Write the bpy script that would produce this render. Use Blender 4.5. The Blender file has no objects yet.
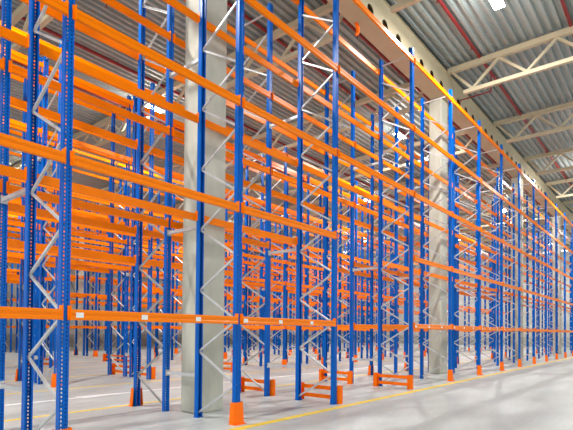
import bpy, bmesh, math, random
from mathutils import Vector, Matrix

random.seed(7)
scene = bpy.context.scene
col = scene.collection
rad = math.radians
ORD = ['first', 'second', 'third', 'fourth', 'fifth', 'sixth', 'seventh', 'eighth', 'ninth', 'tenth', 'eleventh',
       'twelfth', 'thirteenth', 'fourteenth', 'fifteenth', 'sixteenth', 'seventeenth', 'eighteenth', 'nineteenth',
       'twentieth']

# World axes: X runs along the rack rows, Y runs across them (away from the aisle), Z is up.

# ------------------------------------------------------------------ materials
def new_mat(name):
    m = bpy.data.materials.new(name)
    m.use_nodes = True
    nt = m.node_tree
    return m, nt, nt.nodes['Principled BSDF']

def simple(name, c, rough=.5, metal=0.0, spec=.5, var=0.0, scale=3.0, stretch=(1, 1, 1)):
    m, nt, b = new_mat(name)
    b.inputs['Base Color'].default_value = (*c, 1)
    b.inputs['Roughness'].default_value = rough
    b.inputs['Metallic'].default_value = metal
    b.inputs['Specular IOR Level'].default_value = spec if spec else .5
    if var:
        tc = nt.nodes.new('ShaderNodeTexCoord')
        mp = nt.nodes.new('ShaderNodeMapping')
        mp.inputs['Scale'].default_value = stretch
        nz = nt.nodes.new('ShaderNodeTexNoise')
        nz.inputs['Scale'].default_value = scale
        nz.inputs['Detail'].default_value = 6
        rp = nt.nodes.new('ShaderNodeValToRGB')
        e = rp.color_ramp.elements
        e[0].position, e[1].position = .3, .7
        e[0].color = (*[x * (1 - var) for x in c], 1)
        e[1].color = (*[min(1, x * (1 + var)) for x in c], 1)
        nt.links.new(tc.outputs['Object'], mp.inputs['Vector'])
        nt.links.new(mp.outputs['Vector'], nz.inputs['Vector'])
        nt.links.new(nz.outputs['Fac'], rp.inputs['Fac'])
        nt.links.new(rp.outputs['Color'], b.inputs['Base Color'])
    return m

M = {}
M['blue'] = simple('blue_powder_coat', (.0, .112, .50), .30, 0, .12)
M['orange'] = simple('orange_powder_coat', (1.0, .225, .0), .30, 0, .12)
M['guard'] = simple('guard_orange', (1.0, .17, .0), .42, 0, .15)
M['galv'] = simple('galvanised_steel', (.56, .57, .57), .38, .4, 0, .08, 8)
M['sticker'] = simple('sticker_paper', (.85, .85, .82), .6)
M['column'] = simple('column_concrete', (.50, .495, .41), .85, 0, 0, .16, 2.2, (1, 1, .5))
M['girder'] = simple('cream_girder_paint', (.47, .41, .27), .6, 0, 0, .05, 2)
M['truss'] = simple('cream_truss_paint', (.56, .49, .33), .55, 0, 0, .04, 2)
M['deck'] = simple('roof_sheet', (.35, .40, .39), .5, .15, 0, .12, .8, (.2, 1, 1))
M['red'] = simple('red_pipe_paint', (.26, .012, .014), .45)
M['wall'] = simple('wall_panel', (.50, .50, .47), .7, 0, 0, .06, .5)
M['wall_base'] = simple('wall_plinth', (.33, .33, .31), .8, 0, 0, .1, .8)
M['yellow'] = simple('yellow_floor_paint', (.86, .62, .04), .5, 0, 0, .08, 6)
M['white'] = simple('white_floor_paint', (.85, .86, .86), .5, 0, 0, .05, 6)
M['dark'] = simple('dark_metal', (.06, .06, .065), .5)
M['bolt'] = simple('bolt_steel', (.35, .35, .36), .4, .6)

def floor_material():
    m, nt, b = new_mat('polished_concrete')
    tc = nt.nodes.new('ShaderNodeTexCoord')
    mp = nt.nodes.new('ShaderNodeMapping')
    mp.inputs['Scale'].default_value = (.35, .9, 1)
    n1 = nt.nodes.new('ShaderNodeTexNoise'); n1.inputs['Scale'].default_value = 1.2
    n1.inputs['Detail'].default_value = 8; n1.inputs['Roughness'].default_value = .65
    n2 = nt.nodes.new('ShaderNodeTexNoise'); n2.inputs['Scale'].default_value = 14
    n2.inputs['Detail'].default_value = 5
    rp = nt.nodes.new('ShaderNodeValToRGB')
    e = rp.color_ramp.elements
    e[0].position, e[1].position = .32, .68
    e[0].color = (.41, .44, .425, 1); e[1].color = (.54, .575, .555, 1)
    mx = nt.nodes.new('ShaderNodeMix'); mx.data_type = 'RGBA'; mx.blend_type = 'OVERLAY'
    mx.inputs[0].default_value = .18
    nt.links.new(tc.outputs['Object'], mp.inputs['Vector'])
    nt.links.new(mp.outputs['Vector'], n1.inputs['Vector'])
    nt.links.new(tc.outputs['Object'], n2.inputs['Vector'])
    nt.links.new(n1.outputs['Fac'], rp.inputs['Fac'])
    nt.links.new(rp.outputs['Color'], mx.inputs[6])
    nt.links.new(n2.outputs['Fac'], mx.inputs[7])
    nt.links.new(mx.outputs[2], b.inputs['Base Color'])
    rr = nt.nodes.new('ShaderNodeMapRange')
    rr.inputs['To Min'].default_value = .30; rr.inputs['To Max'].default_value = .50
    nt.links.new(n1.outputs['Fac'], rr.inputs['Value'])
    nt.links.new(rr.outputs['Result'], b.inputs['Roughness'])
    return m
M['floor'] = floor_material()

def lamp_glass():
    m, nt, b = new_mat('lamp_lens')
    b.inputs['Base Color'].default_value = (.9, .9, .9, 1)
    b.inputs['Emission Color'].default_value = (1, .97, .90, 1)
    b.inputs['Emission Strength'].default_value = 60
    return m
M['lens'] = lamp_glass()

# ------------------------------------------------------------------ mesh helpers
class MB:
    def __init__(self):
        self.v = []; self.f = []
    def add(self, vs, fs):
        o = len(self.v)
        self.v += [tuple(p) for p in vs]
        self.f += [tuple(i + o for i in f) for f in fs]
        return self
    def box(self, x0, x1, y0, y1, z0, z1):
        vs = [(x0, y0, z0), (x1, y0, z0), (x1, y1, z0), (x0, y1, z0), (x0, y0, z1), (x1, y0, z1), (x1, y1, z1), (x0, y1, z1)]
        return self.add(vs, [(0, 3, 2, 1), (4, 5, 6, 7), (0, 1, 5, 4), (1, 2, 6, 5), (2, 3, 7, 6), (3, 0, 4, 7)])
    def prism(self, prof, a, b, side=(1, 0, 0)):
        """extrude a closed 2D profile (u along side, v along the third axis) from a to b"""
        a = Vector(a); b = Vector(b)
        d = (b - a).normalized(); s = Vector(side)
        s = (s - d * s.dot(d)).normalized(); w = d.cross(s)
        n = len(prof)
        vs = [a + s * p[0] + w * p[1] for p in prof] + [b + s * p[0] + w * p[1] for p in prof]
        fs = [(i, (i + 1) % n, n + (i + 1) % n, n + i) for i in range(n)]
        fs += [tuple(reversed(range(n))), tuple(range(n, 2 * n))]
        return self.add(vs, fs)
    def tube(self, a, b, r, n=12, side=(0, 0, 1)):
        d = (Vector(b) - Vector(a)).normalized()
        if abs(d.dot(Vector(side))) > .9: side = (1, 0, 0)
        return self.prism([(r * math.cos(2 * math.pi * i / n), r * math.sin(2 * math.pi * i / n)) for i in range(n)], a, b, side)
    def lathe(self, prof, n=24, c=(0, 0, 0)):
        vs = []; fs = []
        for r, z in prof:
            for i in range(n):
                a = 2 * math.pi * i / n
                vs.append((c[0] + r * math.cos(a), c[1] + r * math.sin(a), c[2] + z))
        for k in range(len(prof) - 1):
            for i in range(n):
                j = (i + 1) % n
                fs.append((k * n + i, k * n + j, (k + 1) * n + j, (k + 1) * n + i))
        fs.append(tuple(reversed(range(n)))); fs.append(tuple(range((len(prof) - 1) * n, len(prof) * n)))
        return self.add(vs, fs)
    def mesh(self, name, mat, bevel=0, solid=0, offset=-1):
        me = bpy.data.meshes.new(name)
        me.from_pydata(self.v, [], self.f)
        me.validate()
        bm = bmesh.new(); bm.from_mesh(me)
        bmesh.ops.remove_doubles(bm, verts=bm.verts, dist=1e-5)
        bmesh.ops.recalc_face_normals(bm, faces=bm.faces)
        if bevel:
            bmesh.ops.bevel(bm, geom=[e for e in bm.edges if e.calc_face_angle(0) > .5], offset=bevel, segments=1, affect='EDGES', profile=.5)
        if solid:
            bmesh.ops.solidify(bm, geom=bm.faces, thickness=solid)
        bm.to_mesh(me); bm.free()
        me.materials.append(mat)
        return me

def put(name, me, parent=None, loc=(0, 0, 0), rz=0):
    o = bpy.data.objects.new(name, me)
    col.objects.link(o)
    o.parent = parent
    o.location = loc
    o.rotation_euler = (0, 0, rz)
    return o

def empty(name, loc=(0, 0, 0), parent=None, rz=0):
    o = put(name, None, parent, loc, rz)
    o.empty_display_size = .2
    return o

def tag(o, label=None, cat=None, group=None, kind=None):
    if label: o['label'] = label
    if cat: o['category'] = cat
    if group: o['group'] = group
    if kind: o['kind'] = kind
    return o

# ------------------------------------------------------------------ layout
PITCH = 3.0365
T0 = 2.855
TUNNEL = .951                 # the passage bay is this much wider
FD = 1.078                      # frame depth, outer face to outer face
LEVELS = [1.793, 3.737, 5.595, 7.505, 9.488]
TOP = 9.87
PASS_LEVELS = {2, 3, 4}        # only these beam levels cross the passage
def post_t(i, off=0.0):
    return T0 + PITCH * i + (TUNNEL if i >= 3 else 0) + off
PAIRS = 5
START = [5.893, 13.50, 20.5, 27.5, 34.5]      # near face of each back-to-back pair
FLUE = [1.986, 1.39, 1.39, 1.39, 1.986]       # near face to near face inside a pair
D0 = 5.893; GAP = 1.986         # front face of the first row; distance to the face of its back-to-back partner
T_END, WALL_Y = 66.0, 43.6
UW = .11                       # upright width

# ------------------------------------------------------------------ rack components (meshes shared between copies)
def upright_mesh(height, holes=True):
    m = MB()
    w, dp, lip = UW / 2, .085, .022
    xs = [-w, -w + .018, -w + .036, w - .036, w - .018, w]
    pitch, hz = .05, .026
    n = int(height / pitch)
    if holes:
        zs = [0]
        for k in range(n):
            zs += [k * pitch + .012, k * pitch + .012 + hz]
        zs.append(height)
        for r in range(len(zs) - 1):
            hole_row = r % 2 == 1
            for c in range(5):
                if hole_row and c in (1, 3): continue
                m.add([(xs[c], 0, zs[r]), (xs[c + 1], 0, zs[r]), (xs[c + 1], 0, zs[r + 1]), (xs[c], 0, zs[r + 1])], [(0, 1, 2, 3)])
    else:
        m.add([(-w, 0, 0), (w, 0, 0), (w, 0, height), (-w, 0, height)], [(0, 1, 2, 3)])
    for s in (-1, 1):
        m.add([(s * w, 0, 0), (s * w, dp, 0), (s * w, dp, height), (s * w, 0, height)], [(0, 1, 2, 3)])
        m.add([(s * w, dp, 0), (s * (w - lip), dp, 0), (s * (w - lip), dp, height), (s * w, dp, height)], [(0, 1, 2, 3)])
    me = bpy.data.meshes.new('upright')
    me.from_pydata(m.v, [], m.f)
    bm = bmesh.new(); bm.from_mesh(me)
    bmesh.ops.remove_doubles(bm, verts=bm.verts, dist=1e-5)
    bmesh.ops.recalc_face_normals(bm, faces=bm.faces)
    bmesh.ops.solidify(bm, geom=bm.faces[:], thickness=.003)
    bm.to_mesh(me); bm.free()
    me.materials.append(M['blue'])
    return me

UP = upright_mesh(TOP)
UP_PLAIN = upright_mesh(TOP, False)
FOOT = MB().box(-.075, .075, -.02, .11, 0, .008).box(-.062, -.056, 0, .09, .008, .12).box(.056, .062, 0, .09, .008, .12)\
    .tube((-.045, .10, 0), (-.045, .10, .03), .01, 8).tube((.045, .10, 0), (.045, .10, .03), .01, 8).mesh('foot_plate', M['blue'])

BR = .568
BZ = .09
CPROF = [(-.016, -.017), (.016, -.017), (.016, -.0135), (-.012, -.0135), (-.012, .0135), (.016, .0135), (.016, .017), (-.016, .017)]
def brace_pts(k):
    """k-th member: even ones rise from rear to front, odd ones from front to rear"""
    z0 = BZ + BR * k
    ya, yb = (FD - .05, .05) if k % 2 == 0 else (.05, FD - .05)
    return (0, ya, z0), (0, yb, z0 + BR)
NBR = 16
def brace_one(up):
    a, b = ((0, FD - .05, 0), (0, .05, BR)) if up else ((0, .05, 0), (0, FD - .05, BR))
    m = MB().prism(CPROF, a, b, (1, 0, 0))
    for p in (a, b):
        m.tube((-.03, p[1], p[2]), (.03, p[1], p[2]), .011, 6)
    return m.mesh('brace', M['galv'])
BRACE_UP, BRACE_DN = brace_one(True), brace_one(False)
CROSSBAR = MB().prism(CPROF, (0, .05, 0), (0, FD - .05, 0), (1, 0, 0)).mesh('top_brace', M['galv'])
mb = MB()
for k in range(NBR):
    a, b = brace_pts(k)
    mb.prism(CPROF, a, b, (1, 0, 0))
mb.prism(CPROF, (0, .05, TOP - .18), (0, FD - .05, TOP - .18), (1, 0, 0))
BRACING = mb.mesh('bracing', M['galv'])

BH = .066   # half height of a beam
# outline of a beam seen from its end: u outwards, v up, with a shallow groove along the front
BPROF = [(0, -BH), (.044, -BH), (.050, -BH + .006), (.050, -.024), (.043, -.016), (.043, .016), (.050, .024),
         (.050, BH - .006), (.044, BH), (0, BH)]
def beam_mesh(length, conn):
    m = MB()
    h = length / 2
    vs = [(-h, -p[0], p[1]) for p in BPROF] + [(h, -p[0], p[1]) for p in BPROF]
    n = len(BPROF)
    m.add(vs, [(i, (i + 1) % n, n + (i + 1) % n, n + i) for i in range(n)] + [tuple(range(n)), tuple(range(n, 2 * n))])
    if conn:
        for s in (-1, 1): connector(m, s * h, s)
    return m.mesh('beam', M['orange'])
def connector(m, x, s):
    m.box(min(x, x + s * .006), max(x, x + s * .006), -.050, .03, -.068, .115)
    m.box(min(x, x + s * .036), max(x, x + s * .036), -.016, -.004, -.068, .115)
CONN = {}
for s in (-1, 1):
    m = MB(); connector(m, 0, s); CONN[s] = m.mesh('end_connector', M['orange'])
BLEN = {False: PITCH - UW - .014, True: PITCH + TUNNEL - UW - .014}
BEAM = {(w, c): beam_mesh(BLEN[w], c) for w in (False, True) for c in (False, True)}
STICK = MB().box(-.05, .05, -.0525, -.0500, -.036, .030).mesh('label_sticker', M['sticker'])
SPACER_L = GAP - FD - .02
SPACER = MB().box(-.03, .03, 0, SPACER_L, -.03, .03).box(-.05, .05, 0, .006, -.06, .06)\
    .box(-.05, .05, SPACER_L - .006, SPACER_L, -.06, .06).mesh('row_spacer', M['galv'])

CAM = Vector((0, 0, 1.6))

def in_view(t, d, m=0.0):
    return t > .34 * d - m

def build_rack(row):
    pair, back = divmod(row, 2)
    y0 = START[pair] + (FLUE[pair] if back else 0)
    off = OFFS[pair]
    first = next(i for i in range(-1, 30) if in_view(post_t(i + 1, off), y0, 2.0))
    last = 14 if row == 0 else 17
    if row == 1: last = 16
    while post_t(last, off) > T_END - 3: last -= 1
    root = empty('pallet_rack', (0, y0, 0))
    tag(root, RACK_LABEL[row], 'pallet rack', 'rows of empty pallet racking')
    # frames
    for i in range(first, last + 1):
        t = post_t(i, off)
        fr = empty('upright_frame', (t, 0, 0), root)
        near = row < 2 and i <= 8 or row < 4 and i <= 4
        me = UP if near or row < 4 else UP_PLAIN
        put('upright', me, fr, (0, 0, 0))
        put('upright', me, fr, (0, FD, 0), math.pi)
        if row == 0 and i <= 3:
            put('foot_plate', FOOT, fr, (0, 0, 0)); put('foot_plate', FOOT, fr, (0, FD, 0), math.pi)
        if row == 0 and -1 <= i <= 3:
            for k in range(NBR):
                put('brace', BRACE_UP if k % 2 == 0 else BRACE_DN, fr, (0, 0, BZ + BR * k))
            put('brace', CROSSBAR, fr, (0, 0, TOP - .18))
        elif back:
            put('bracing', BRACING, fr, (0, FD, 0), math.pi)
        else:
            put('bracing', BRACING, fr)
    # beams
    spots = []
    for i in range(first, last):
        wide = i == 2
        tc = (post_t(i, off) + post_t(i + 1, off)) / 2
        for lv, z in enumerate(LEVELS):
            if wide and lv not in PASS_LEVELS: continue
            for face in (0, 1):
                if lv == 0 and i < 3 and not (row == 0 and face == 0): continue
                spots.append(((tc, face * FD, z), wide, face, lv, i))
        if row == 1 and i in (0, 1): spots.append(((tc, FD, 3.10), False, 1, 1, i))
        if row in (2, 3) and i in (0, 1, 3, 4): spots.append(((tc, 0, 4.68), False, 0, 1, i))
    def key(s):
        p = Vector((s[0][0], y0 + s[0][1], s[0][2]))
        return (p - CAM).length
    spots.sort(key=key)
    rest = []
    for n, (p, wide, face, lv, i) in enumerate(spots):
        if n >= 99:
            rest.append((p, wide, face)); continue
        detail = row == 0 and i <= 4
        b = put('beam', BEAM[(wide, not detail)], root, p, math.pi * face)
        if detail:
            h = BLEN[wide] / 2
            for s in (-1, 1): put('end_connector', CONN[s], b, (s * h, 0, 0))
        if lv == 0 and row == 0 and face == 0 and i <= 6:
            for u in ((.165, 1.115, 2.095), (.128, 1.078, 2.078))[i % 2]:
                if i < 0 or i == 2: continue
                put('label_sticker', STICK, b, (u - PITCH / 2, 0, 0))
    if rest:
        m = MB()
        for p, wide, face in rest:
            src = BEAM[(wide, True)]
            mat = Matrix.Translation(p) @ Matrix.Rotation(math.pi * face, 4, 'Z')
            m.add([mat @ v.co for v in src.vertices], [tuple(f.vertices) for f in src.polygons])
        me = bpy.data.meshes.new('beam'); me.from_pydata(m.v, [], m.f); me.materials.append(M['orange'])
        o = put('beam', me, root); o['kind'] = 'stuff'
    return root, first, last, y0, off

OFFS = [0, .45, .45, -.7, .95]
RACK_LABEL = [
    'nearest row of blue and orange pallet racking, along the open aisle and its yellow line',
    'racking row back to back with the nearest row, just behind the tall concrete columns',
    'racking row across the second aisle, first row beyond the white centre line',
    'racking row back to back behind the first row beyond the white line',
    'fifth racking row from the open aisle, beyond the third aisle',
    'sixth racking row from the open aisle, back to back with the fifth',
    'seventh racking row from the open aisle, facing the fourth aisle',
    'eighth racking row from the open aisle, back to back with the seventh',
    'ninth racking row from the open aisle, second from the back wall',
    'last racking row, standing closest to the grey back wall',
    ]
racks = [build_rack(r) for r in range(PAIRS * 2)]

SHORT = FLUE[1] - FD - .02
SPACER_S = MB().box(-.03, .03, 0, SHORT, -.03, .03).box(-.05, .05, 0, .006, -.06, .06)\
    .box(-.05, .05, SHORT - .006, SHORT, -.06, .06).mesh('row_spacer', M['galv'])
for row in (0, 2):
    root, first, last, y0, off = racks[row]
    for i in range(first, min(last, 9) + 1):
        for z, zw in ((.77, 'lowest'), (3.56, 'middle'), (6.75, 'highest')):
            o = put('row_spacer', SPACER if row == 0 else SPACER_S, None, (post_t(i, off), y0 + FD + .01, z))
            side = 'right' if i > 2 else 'left'
            k = i - 3 if i > 2 else 2 - i
            tag(o, f'{zw} grey bar tying the {ORD[row]} and {ORD[row + 1]} rack rows, {ORD[k]} frame {side} of the passage',
                'spacer bar', f'steel bars tying the {ORD[row]} and {ORD[row + 1]} rack rows')

# ------------------------------------------------------------------ foot protectors and passage guards
def shell(polys, mat, name, th=.006):
    me = bpy.data.meshes.new(name)
    m = MB()
    for p in polys: m.add(p, [tuple(range(len(p)))])
    bm = bmesh.new(); me.from_pydata(m.v, [], m.f); bm.from_mesh(me)
    bmesh.ops.remove_doubles(bm, verts=bm.verts, dist=1e-5)
    bmesh.ops.recalc_face_normals(bm, faces=bm.faces)
    bmesh.ops.solidify(bm, geom=bm.faces[:], thickness=th)
    bm.to_mesh(me); bm.free(); me.materials.append(mat)
    return me
def U_plate(w0, w1, d0, d1, h, back):
    """tapered U-shaped plate: w half width, d how far the nose sticks out, at floor (0) and top (1)"""
    def ring(w, d, z):
        return [(-w, back, z), (-w, -d * .45, z), (-w * .55, -d, z), (w * .55, -d, z), (w, -d * .45, z), (w, back, z)]
    a, b = ring(w0, d0, 0), ring(w1, d1, h)
    return [[a[i], a[i + 1], b[i + 1], b[i]] for i in range(5)]
PROT = shell(U_plate(.135, .105, .045, .022, .38, .085), M['guard'], 'upright_protector')
PROT_FOOT = MB().box(-.13, .13, -.08, -.035, 0, .010).tube((-.09, -.06, .01), (-.09, -.06, .03), .010, 8)\
    .tube((.09, -.06, .01), (.09, -.06, .03), .010, 8).mesh('anchor_plate', M['guard'])
def row_name(row):
    return {0: 'nearest rack row', 1: 'second rack row'}.get(row, ORD[row] + ' rack row')
def place_protector(t, y, face, label, group, near):
    p = empty('upright_protector', (t, y, 0), None, math.pi * face)
    tag(p, label, 'post protector', group)
    put('shield', PROT, p)
    if near: put('anchor_plate', PROT_FOOT, p)
for row, (root, first, last, y0, off) in enumerate(racks[:8]):
    face = row % 2
    y = y0 - .008 if face == 0 else y0 + FD + .008
    for i in range(first, last + 1):
        if i in (2, 3): continue
        if row == 0 and i < 0: continue
        side = ('right' if i > 3 else 'left')
        k = i - 4 if i > 3 else 1 - i
        what = ('post' if row == 0 else 'outer post')
        place_protector(post_t(i, off), y, face,
                        f'orange protector at the {ORD[k + 1]} {what} {side} of the passage, {row_name(row)}',
                        f'post protectors along the {row_name(row)}', row < 2 and i < 8)

SH = shell(U_plate(.065, .065, .08, .08, .40, .06), M['guard'], 'end_shield')
RAILP = [(-.045, -.018), (.045, -.018), (.045, .0), (.015, .018), (-.015, .018), (-.045, 0)]
def rail_mesh(length):
    return MB().prism(RAILP, (0, -.02, 0), (0, length + .02, 0), (0, 0, 1)).mesh('rail', M['guard'])
def place_guard(t, y, length, rail, label):
    g = empty('frame_guard', (t, y, 0))
    tag(g, label, 'rack guard', 'rack guards lining the cross passage')
    put('rail', rail, g, (0, 0, .13)); put('rail', rail, g, (0, 0, .33))
    put('end_shield', SH, g, (0, 0, 0)); put('end_shield', SH, g, (0, length, 0), math.pi)
RAIL1, RAIL2 = rail_mesh(FD), rail_mesh(FLUE[1] + FD)
for row, (root, first, last, y0, off) in enumerate(racks[:8]):
    if row > 1 and row % 2: continue
    for i, s, word in ((2, 1, 'left'), (3, -1, 'right')):
        if i < first: continue
        t = post_t(i, off) + s * .15
        if row < 2:
            place_guard(t, y0, FD, RAIL1, f'orange two-rail guard at the {word} side of the passage, {row_name(row)}')
        else:
            place_guard(t, y0, FLUE[1] + FD, RAIL2, f'long orange two-rail guard at the {word} side of the passage, {ORD[row]} and {ORD[row + 1]} rack rows')

# ------------------------------------------------------------------ floor and its lines
X0, X1, Y0, Y1 = -14.0, T_END, -16.0, WALL_Y
fl = put('floor', MB().box(X0, X1, Y0, Y1, -.2, 0).mesh('floor', M['floor']))
tag(fl, 'pale grey polished concrete warehouse floor', None, None, 'structure')
def floor_strip(name, mat, x0, x1, y0, y1, label):
    o = put(name, MB().box(x0, x1, y0, y1, .0002, .0025).mesh(name, mat))
    tag(o, label, 'floor line', 'painted floor lines', 'structure')
floor_strip('trim_1', M['yellow'], X0, X1, 5.52, 5.68, 'yellow line painted in front of the nearest rack row')
for k in range(3):
    ya = START[k] + FLUE[k] + FD + .12
    yb = START[k + 1] - .55
    ym = (ya + yb) / 2
    floor_strip('trim_2', M['yellow'], X0, X1, ya, ya + .12, f'yellow line along the near side of the {ORD[k + 1]} aisle')
    floor_strip('trim_3', M['yellow'], X0, X1, yb - .12, yb, f'yellow line along the far side of the {ORD[k + 1]} aisle')
    floor_strip('trim_4', M['white'], X0, X1, ym - .06, ym + .06, f'white centre line of the {ORD[k + 1]} aisle')
ym = (START[0] + FLUE[0] + FD + .12 + START[1] - .55) / 2
glare_wedge = MB().add([(5.7, ym - .22, .003), (5.7, ym + .22, .003), (7.0, ym + .05, .003), (7.0, ym - .05, .003),
                  (5.7, ym - .22, .0055), (5.7, ym + .22, .0055), (7.0, ym + .05, .0055), (7.0, ym - .05, .0055)],
                 [(0, 1, 2, 3), (4, 7, 6, 5), (0, 4, 5, 1), (1, 5, 6, 2), (2, 6, 7, 3), (3, 7, 4, 0)])
o = put('trim_5', glare_wedge.mesh('trim_5', M['white']))  # bright floor reflection drawn as a wedge of white paint
tag(o, 'white wedge painted as a bright reflection on the white line of the second aisle', 'painted reflection', None, 'structure')

# ------------------------------------------------------------------ walls
def ribbed_wall(name, a, b, z0, z1, nrm, label):
    """horizontal sheet panels with shallow joints"""
    a = Vector(a); b = Vector(b); n = Vector(nrm)
    m = MB(); pts = []
    z = z0
    while z < z1 - .01:
        zt = min(z + 1.0, z1)
        pts += [(z + .0, .0), (z + .02, .03), (zt - .02, .03), (zt, .0)]
        z = zt
    vs = []
    for zz, d in pts: vs += [a + n * d + Vector((0, 0, zz)), b + n * d + Vector((0, 0, zz))]
    k = len(pts)
    fs = [(2 * i, 2 * i + 1, 2 * i + 3, 2 * i + 2) for i in range(k - 1)]
    vs += [a - n * .15 + Vector((0, 0, z0)), b - n * .15 + Vector((0, 0, z0)), a - n * .15 + Vector((0, 0, z1)), b - n * .15 + Vector((0, 0, z1))]
    q = 2 * k
    fs += [(q, q + 1, q + 3, q + 2), (0, 1, q + 1, q), (2 * k - 2, 2 * k - 1, q + 3, q + 2)]
    m.add(vs, fs)
    o = put(name, m.mesh(name, M['wall']))
    tag(o, label, None, None, 'structure')
ribbed_wall('wall_back', (X0, WALL_Y, 0), (X1, WALL_Y, 0), 1.2, 13.0, (0, -1, 0), 'grey panelled back wall of the hall')
ribbed_wall('wall_end', (X1, Y0, 0), (X1, WALL_Y, 0), 1.2, 13.0, (-1, 0, 0), 'grey panelled end wall of the hall')
o = put('baseboard_back', MB().box(X0, X1 + .15, WALL_Y - .08, WALL_Y + .15, 0, 1.2).mesh('baseboard_back', M['wall_base'])); tag(o, 'dark concrete plinth under the back wall', None, None, 'structure')
o = put('baseboard_end', MB().box(X1 - .08, X1 + .15, Y0, WALL_Y - .08, 0, 1.2).mesh('baseboard_end', M['wall_base'])); tag(o, 'dark concrete plinth under the end wall', None, None, 'structure')

for k, t in enumerate((14.5, 20.8, 27.1, 33.4)):
    y = WALL_Y - .12
    m = MB().tube((t, y, 7.9), (t + 6.3, y, 7.9), .035, 8)
    m.tube((t, y, 7.8), (t + 3.1, y, .9), .022, 8).tube((t + 6.3, y, 7.8), (t + 3.2, y, .9), .022, 8)
    for e in (t + .05, t + 6.25): m.box(e - .08, e + .08, y - .02, WALL_Y - .02, 7.7, 8.0)
    tag(put('trim_6', m.mesh('trim_6', M['dark'])), f'{ORD[k]} bay of dark bracing rods on the back wall', None, None, 'structure')

# ------------------------------------------------------------------ concrete columns, girders, trusses, roof
COL_T = [6.42 + 12.25 * k for k in range(0, 5)]
G_Y = 7.43
COLUMN = MB().box(-.35, .35, -.25, .25, 0, 10.93).mesh('concrete_column', M['column'], bevel=.02)
names = {0: 'concrete column rising behind the first complete bay of the nearest rack row',
         1: 'concrete column seen between posts right of the passage',
         2: 'third concrete column along the nearest racking', 3: 'fourth concrete column, far down the nearest racking'}
def girder(y, label):
    root = empty('roof_girder', (0, y, 0))
    tag(root, label, 'girder', None, 'structure')
    x0, x1 = X0, X1 - .1
    z0, z1, zh, r, step = 10.96, 11.98, 11.28, .16, .93
    # near web with round openings
    m = MB(); x = x0
    yy = -.36
    while x + step <= x1:
        cx = x + step / 2
        N = 16
        ring = [(cx + r * 1.15 * math.cos(2 * math.pi * i / N), zh + r * math.sin(2 * math.pi * i / N)) for i in range(N)]
        def outer(i):
            a = 2 * math.pi * i / N
            c, s = math.cos(a), math.sin(a)
            kx = (step / 2) / abs(c) if abs(c) > 1e-6 else 1e9
            kz = ((z1 - zh) if s > 0 else (zh - z0)) / abs(s) if abs(s) > 1e-6 else 1e9
            k = min(kx, kz)
            return (cx + k * c, zh + k * s)
        out = [outer(i) for i in range(N)]
        # insert box corners
        corners = [(cx + step / 2, z1), (cx - step / 2, z1), (cx - step / 2, z0), (cx + step / 2, z0)]
        for i in range(N):
            j = (i + 1) % N
            p = [ring[i], ring[j], out[j], out[i]]
            q = None
            for c in corners:
                ang = math.atan2(c[1] - zh, c[0] - cx) % (2 * math.pi)
                if 2 * math.pi * i / N + 1e-6 < ang < 2 * math.pi * (i + 1) / N - 1e-6: q = c
            if q: p = [ring[i], ring[j], out[j], q, out[i]]
            for th in (0,):
                m.add([(a, yy + th, b) for a, b in p], [tuple(range(len(p)))])
            m.add([(ring[i][0], yy, ring[i][1]), (ring[j][0], yy, ring[j][1]), (ring[j][0], yy + .02, ring[j][1]), (ring[i][0], yy + .02, ring[i][1])], [(0, 1, 2, 3)])
        x += step
    put('near_web', m.mesh('near_web', M['girder']), root)
    put('far_web', MB().box(x0, x1,   .13, .15, z0 + .002, z1).mesh('far_web', M['girder']), root)
    put('bottom_flange', MB().box(x0, x1, -.40, .17, z0 - .02, z0).mesh('bottom_flange', M['girder']), root)
    put('top_flange', MB().box(x0, x1, -.40, .17, z1, z1 + .02).mesh('top_flange', M['girder']), root)
    return root
G_LINES = [G_Y, START[4] + (G_Y - START[0])]
for gi, gy in enumerate(G_LINES):
    girder(gy, 'cream roof girder with round openings, carried by the columns behind the nearest racking' if gi == 0 else 'cream roof girder on the second column line, deep in the hall')
    for k, t in enumerate(COL_T):
        o = put('concrete_column', COLUMN, None, (t, gy, 0))
        if gi == 0:
            lab = names.get(k, 'farthest concrete column behind the nearest racking')
        else:
            lab = f'{ORD[k]} concrete column of the second line, deep in the hall'
        tag(o, lab, 'column', 'concrete columns', 'structure')

TR_T = [6.42 + 6.125 * k for k in range(-3, 10) if 6.42 + 6.125 * k < T_END]
ZT, ZB, HN = 12.02, 11.0, 1.0
def truss(y0, y1, meshname):
    top = MB().box(-.09, .09, y0, y1, ZT - .10, ZT + .07).box(-.11, .11, y0, y1, ZT + .07, ZT + .09).mesh('top_chord', M['truss'])
    bot = MB().box(-.075, .075, y0 + .62, y1 - .62, ZB - .07, ZB + .07).mesh('bottom_chord', M['truss'])
    m = MB()
    n = max(2, int(round((y1 - y0 - 1.9) / HN / 2)) * 2)
    st = (y1 - y0 - 1.9) / n
    q = [(-.045, -.045), (.045, -.045), (.045, .045), (-.045, .045)]
    m.prism(q, (0, y0 + .18, ZT - .1), (0, y0 + .95, ZB + .06))
    m.prism(q, (0, y1 - .18, ZT - .1), (0, y1 - .95, ZB + .06))
    for i in range(n):
        a = y0 + .95 + st * i; b = a + st
        za, zb = (ZB + .06, ZT - .1) if i % 2 == 0 else (ZT - .1, ZB + .06)
        m.prism(q, (0, a, za), (0, b, zb))
    return top, bot, m.mesh('diagonals', M['truss'])
segs = [(Y0, G_Y - .40), (G_Y + .17, G_LINES[1] - .40), (G_LINES[1] + .17, WALL_Y)]
seg_word = ['over the open aisle', 'over the racking between the column lines', 'over the back part of the hall']
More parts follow.
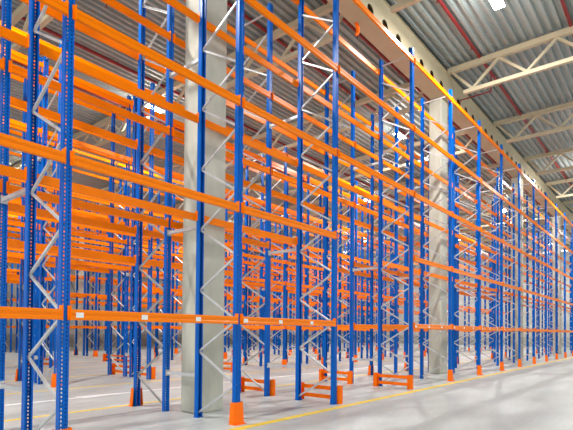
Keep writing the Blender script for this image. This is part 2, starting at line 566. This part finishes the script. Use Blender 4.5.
for si, (a, b) in enumerate(segs):
    tm, bm_, wm = truss(a, b, si)
    for k, t in enumerate(TR_T):
        if si == 2 and t < 12: continue
        r = empty('roof_truss', (t, 0, 0))
        tag(r, f'{ORD[k]} cream lattice truss {seg_word[si]}', 'roof truss', 'lattice roof trusses', 'structure')
        put('top_chord', tm, r); put('bottom_chord', bm_, r); put('diagonals', wm, r)

# corrugated roof deck, ribs along the rack rows
m = MB(); y = Y0; prof = []
RZ, RH, RP = 12.20, .10, .28
while y < Y1 + .2:
    prof += [(y, RZ), (y + .10, RZ), (y + .13, RZ + RH), (y + .25, RZ + RH)]
    y += RP
vs = []
for py, pz in prof: vs += [(X0, py, pz), (X1 + .15, py, pz)]
n = len(prof)
fs = [(2 * i, 2 * i + 1, 2 * i + 3, 2 * i + 2) for i in range(n - 1)]
vs += [(X0, prof[0][0], RZ + .3), (X1 + .15, prof[0][0], RZ + .3), (X0, prof[-1][0], RZ + .3), (X1 + .15, prof[-1][0], RZ + .3)]
q = 2 * n
fs += [(q, q + 1, q + 3, q + 2), (0, 1, q + 1, q), (2 * n - 2, 2 * n - 1, q + 3, q + 2)]
m.add(vs, fs)
tag(put('ceiling', m.mesh('ceiling', M['deck'])), 'grey corrugated steel roof deck', None, None, 'structure')

# ------------------------------------------------------------------ sprinkler pipes
pipes = [(2.76, 'red sprinkler pipe over the open aisle, farthest from the racking'),
         (5.78, 'red sprinkler pipe under the roof just in front of the nearest racking'),
         (8.65, 'red sprinkler pipe running beside the cream girder, above the second rack row'),
         (11.12, 'red sprinkler pipe above the second aisle'),
         (14.1, 'red sprinkler pipe above the third rack row'),
         (17.1, 'red sprinkler pipe above the fourth rack row'),
         (20.1, 'red sprinkler pipe above the third aisle')]
HEAD = MB().tube((0, 0, -.05), (0, 0, -.16), .014, 8).lathe([(.030, -.178), (.0301, -.172), (.012, -.16)], 10).mesh('sprinkler_head', M['red'])
for y, lab in pipes:
    p = empty('sprinkler_pipe', (0, y, 12.14))
    tag(p, lab, 'pipe', 'red sprinkler pipes under the roof')
    put('pipe', MB().tube((X0, 0, 0), (X1 - .1, 0, 0), .055, 14).mesh('pipe', M['red']), p)
    for k in range(0, 19):
        if k * 3.2 + 1.6 > .34 * y: put('sprinkler_head', HEAD, p, (k * 3.2 + 1.6, 0, 0))
    if y == 5.78:
        t = 20.0
        bm_ = MB().tube((t, 0, -.08), (t, 0, -.75), .025, 10).tube((t, -.02, -.75), (t, 1.25, -.75), .025, 10).tube((t, 1.25, -.73), (t, 1.25, -.95), .02, 10)
        put('branch', bm_.mesh('branch', M['red']), p)

# orange lifting strap hanging beneath the girder
st = MB()
pts = []
for k in range(13):
    a = rad(-100 + 200 * k / 12)
    pts.append((.11 * math.cos(a), .17 * math.sin(a)))
for k in range(12):
    w0 = .02 + .03 * math.sin(math.pi * k / 12); w1 = .02 + .03 * math.sin(math.pi * (k + 1) / 12)
    a, b = pts[k], pts[k + 1]
    st.prism([(-w0, -.03), (w0, -.03), (w0, .03), (-w0, .03)], (a[0], 0, a[1]), (b[0], 0, b[1]), (0, 1, 0))
o = put('lifting_strap', st.mesh('lifting_strap', M['guard']), None, (12.3, 7.45, 10.75))
tag(o, 'small curved orange strap hanging under the cream girder', 'strap')

# ------------------------------------------------------------------ lamps
def lamp(t, y, label, power):
    z = 11.68
    r = empty('high_bay_lamp', (t, y, z))
    tag(r, label, 'ceiling lamp', 'bright high bay lamps under the roof')
    put('housing', MB().box(-.45, .45, -.17, .17, 0, .07).box(-.30, .30, -.07, .07, .07, .14).mesh('housing', M['bolt'], bevel=.008), r)
    put('lens', MB().box(-.43, .43, -.15, .15, -.02, 0).mesh('lens', M['lens']), r)
    put('hanger', MB().tube((-.3, 0, .13), (-.3, 0, .60), .008, 6).tube((.3, 0, .13), (.3, 0, .60), .008, 6).mesh('hanger', M['bolt']), r)
    for kind, e, dz in (('AREA', power, -.04), ('POINT', power * .2, -.25)):
        L = bpy.data.lights.new('lamp_light', kind)
        L.energy = e
        L.color = (1, .985, .95)
        if kind == 'AREA':
            L.shape = 'RECTANGLE'; L.size = .84; L.size_y = .28
        else:
            L.shadow_soft_size = .2
        lo = bpy.data.objects.new('lamp_light', L); col.objects.link(lo); lo.parent = r; lo.location = (0, 0, dz)
LP = 820
for k, t in enumerate((-4.0, 15.0, 34.0, 53.0)):
    lamp(t, 4.2, ['lamp over the open aisle, behind the viewpoint', 'dazzling lamp under the roof over the open aisle, near the top edge',
                   'lamp over the open aisle, second ahead', 'lamp over the open aisle, last ahead'][k], LP)
aisles = [10.95, 18.3, 25.3, 32.3]
for a, y in enumerate(aisles):
    for k, t in enumerate((3.4, 22.4, 41.4, 60.0)) if a % 2 == 0 else enumerate((12.8, 32.0, 51.2)):
        if t < .3 * y - 4: continue
        lamp(t, y, f'{ORD[k]} bright lamp above the {ORD[a + 1]} aisle', LP)

# ------------------------------------------------------------------ world: added daylight fill, entering where unseen hall sides are left open
w = bpy.data.worlds.new('world'); scene.world = w; w.use_nodes = True
bg = w.node_tree.nodes['Background']
bg.inputs['Color'].default_value = (.92, .96, 1, 1)
bg.inputs['Strength'].default_value = 1.7

# ------------------------------------------------------------------ camera
cd = bpy.data.cameras.new('camera'); cam = bpy.data.objects.new('camera', cd); col.objects.link(cam)
cam.location = CAM
YAW, TILT, ROLL = .6857, .0194, .008
ax = Vector((math.sin(YAW), -math.cos(YAW), 0)); fw = Vector((math.cos(YAW), math.sin(YAW), 0)); up = Vector((0, 0, 1))
fwd = fw * math.cos(TILT) + up * math.sin(TILT); up0 = up * math.cos(TILT) - fw * math.sin(TILT)
rt = ax * math.cos(ROLL) + up0 * math.sin(ROLL); up3 = up0 * math.cos(ROLL) - ax * math.sin(ROLL)
cam.rotation_euler = Matrix((rt, up3, -fwd)).transposed().to_euler()
cd.sensor_width = 36; cd.sensor_fit = 'HORIZONTAL'
cd.lens = 478.26 / 573 * 36
cd.shift_y = (322.59 - 215) / 573
cd.clip_end = 300
scene.camera = cam
scene.view_settings.view_transform = 'Standard'
scene.view_settings.look = 'None'
scene.view_settings.gamma = 1
scene.view_settings.exposure = 0.0
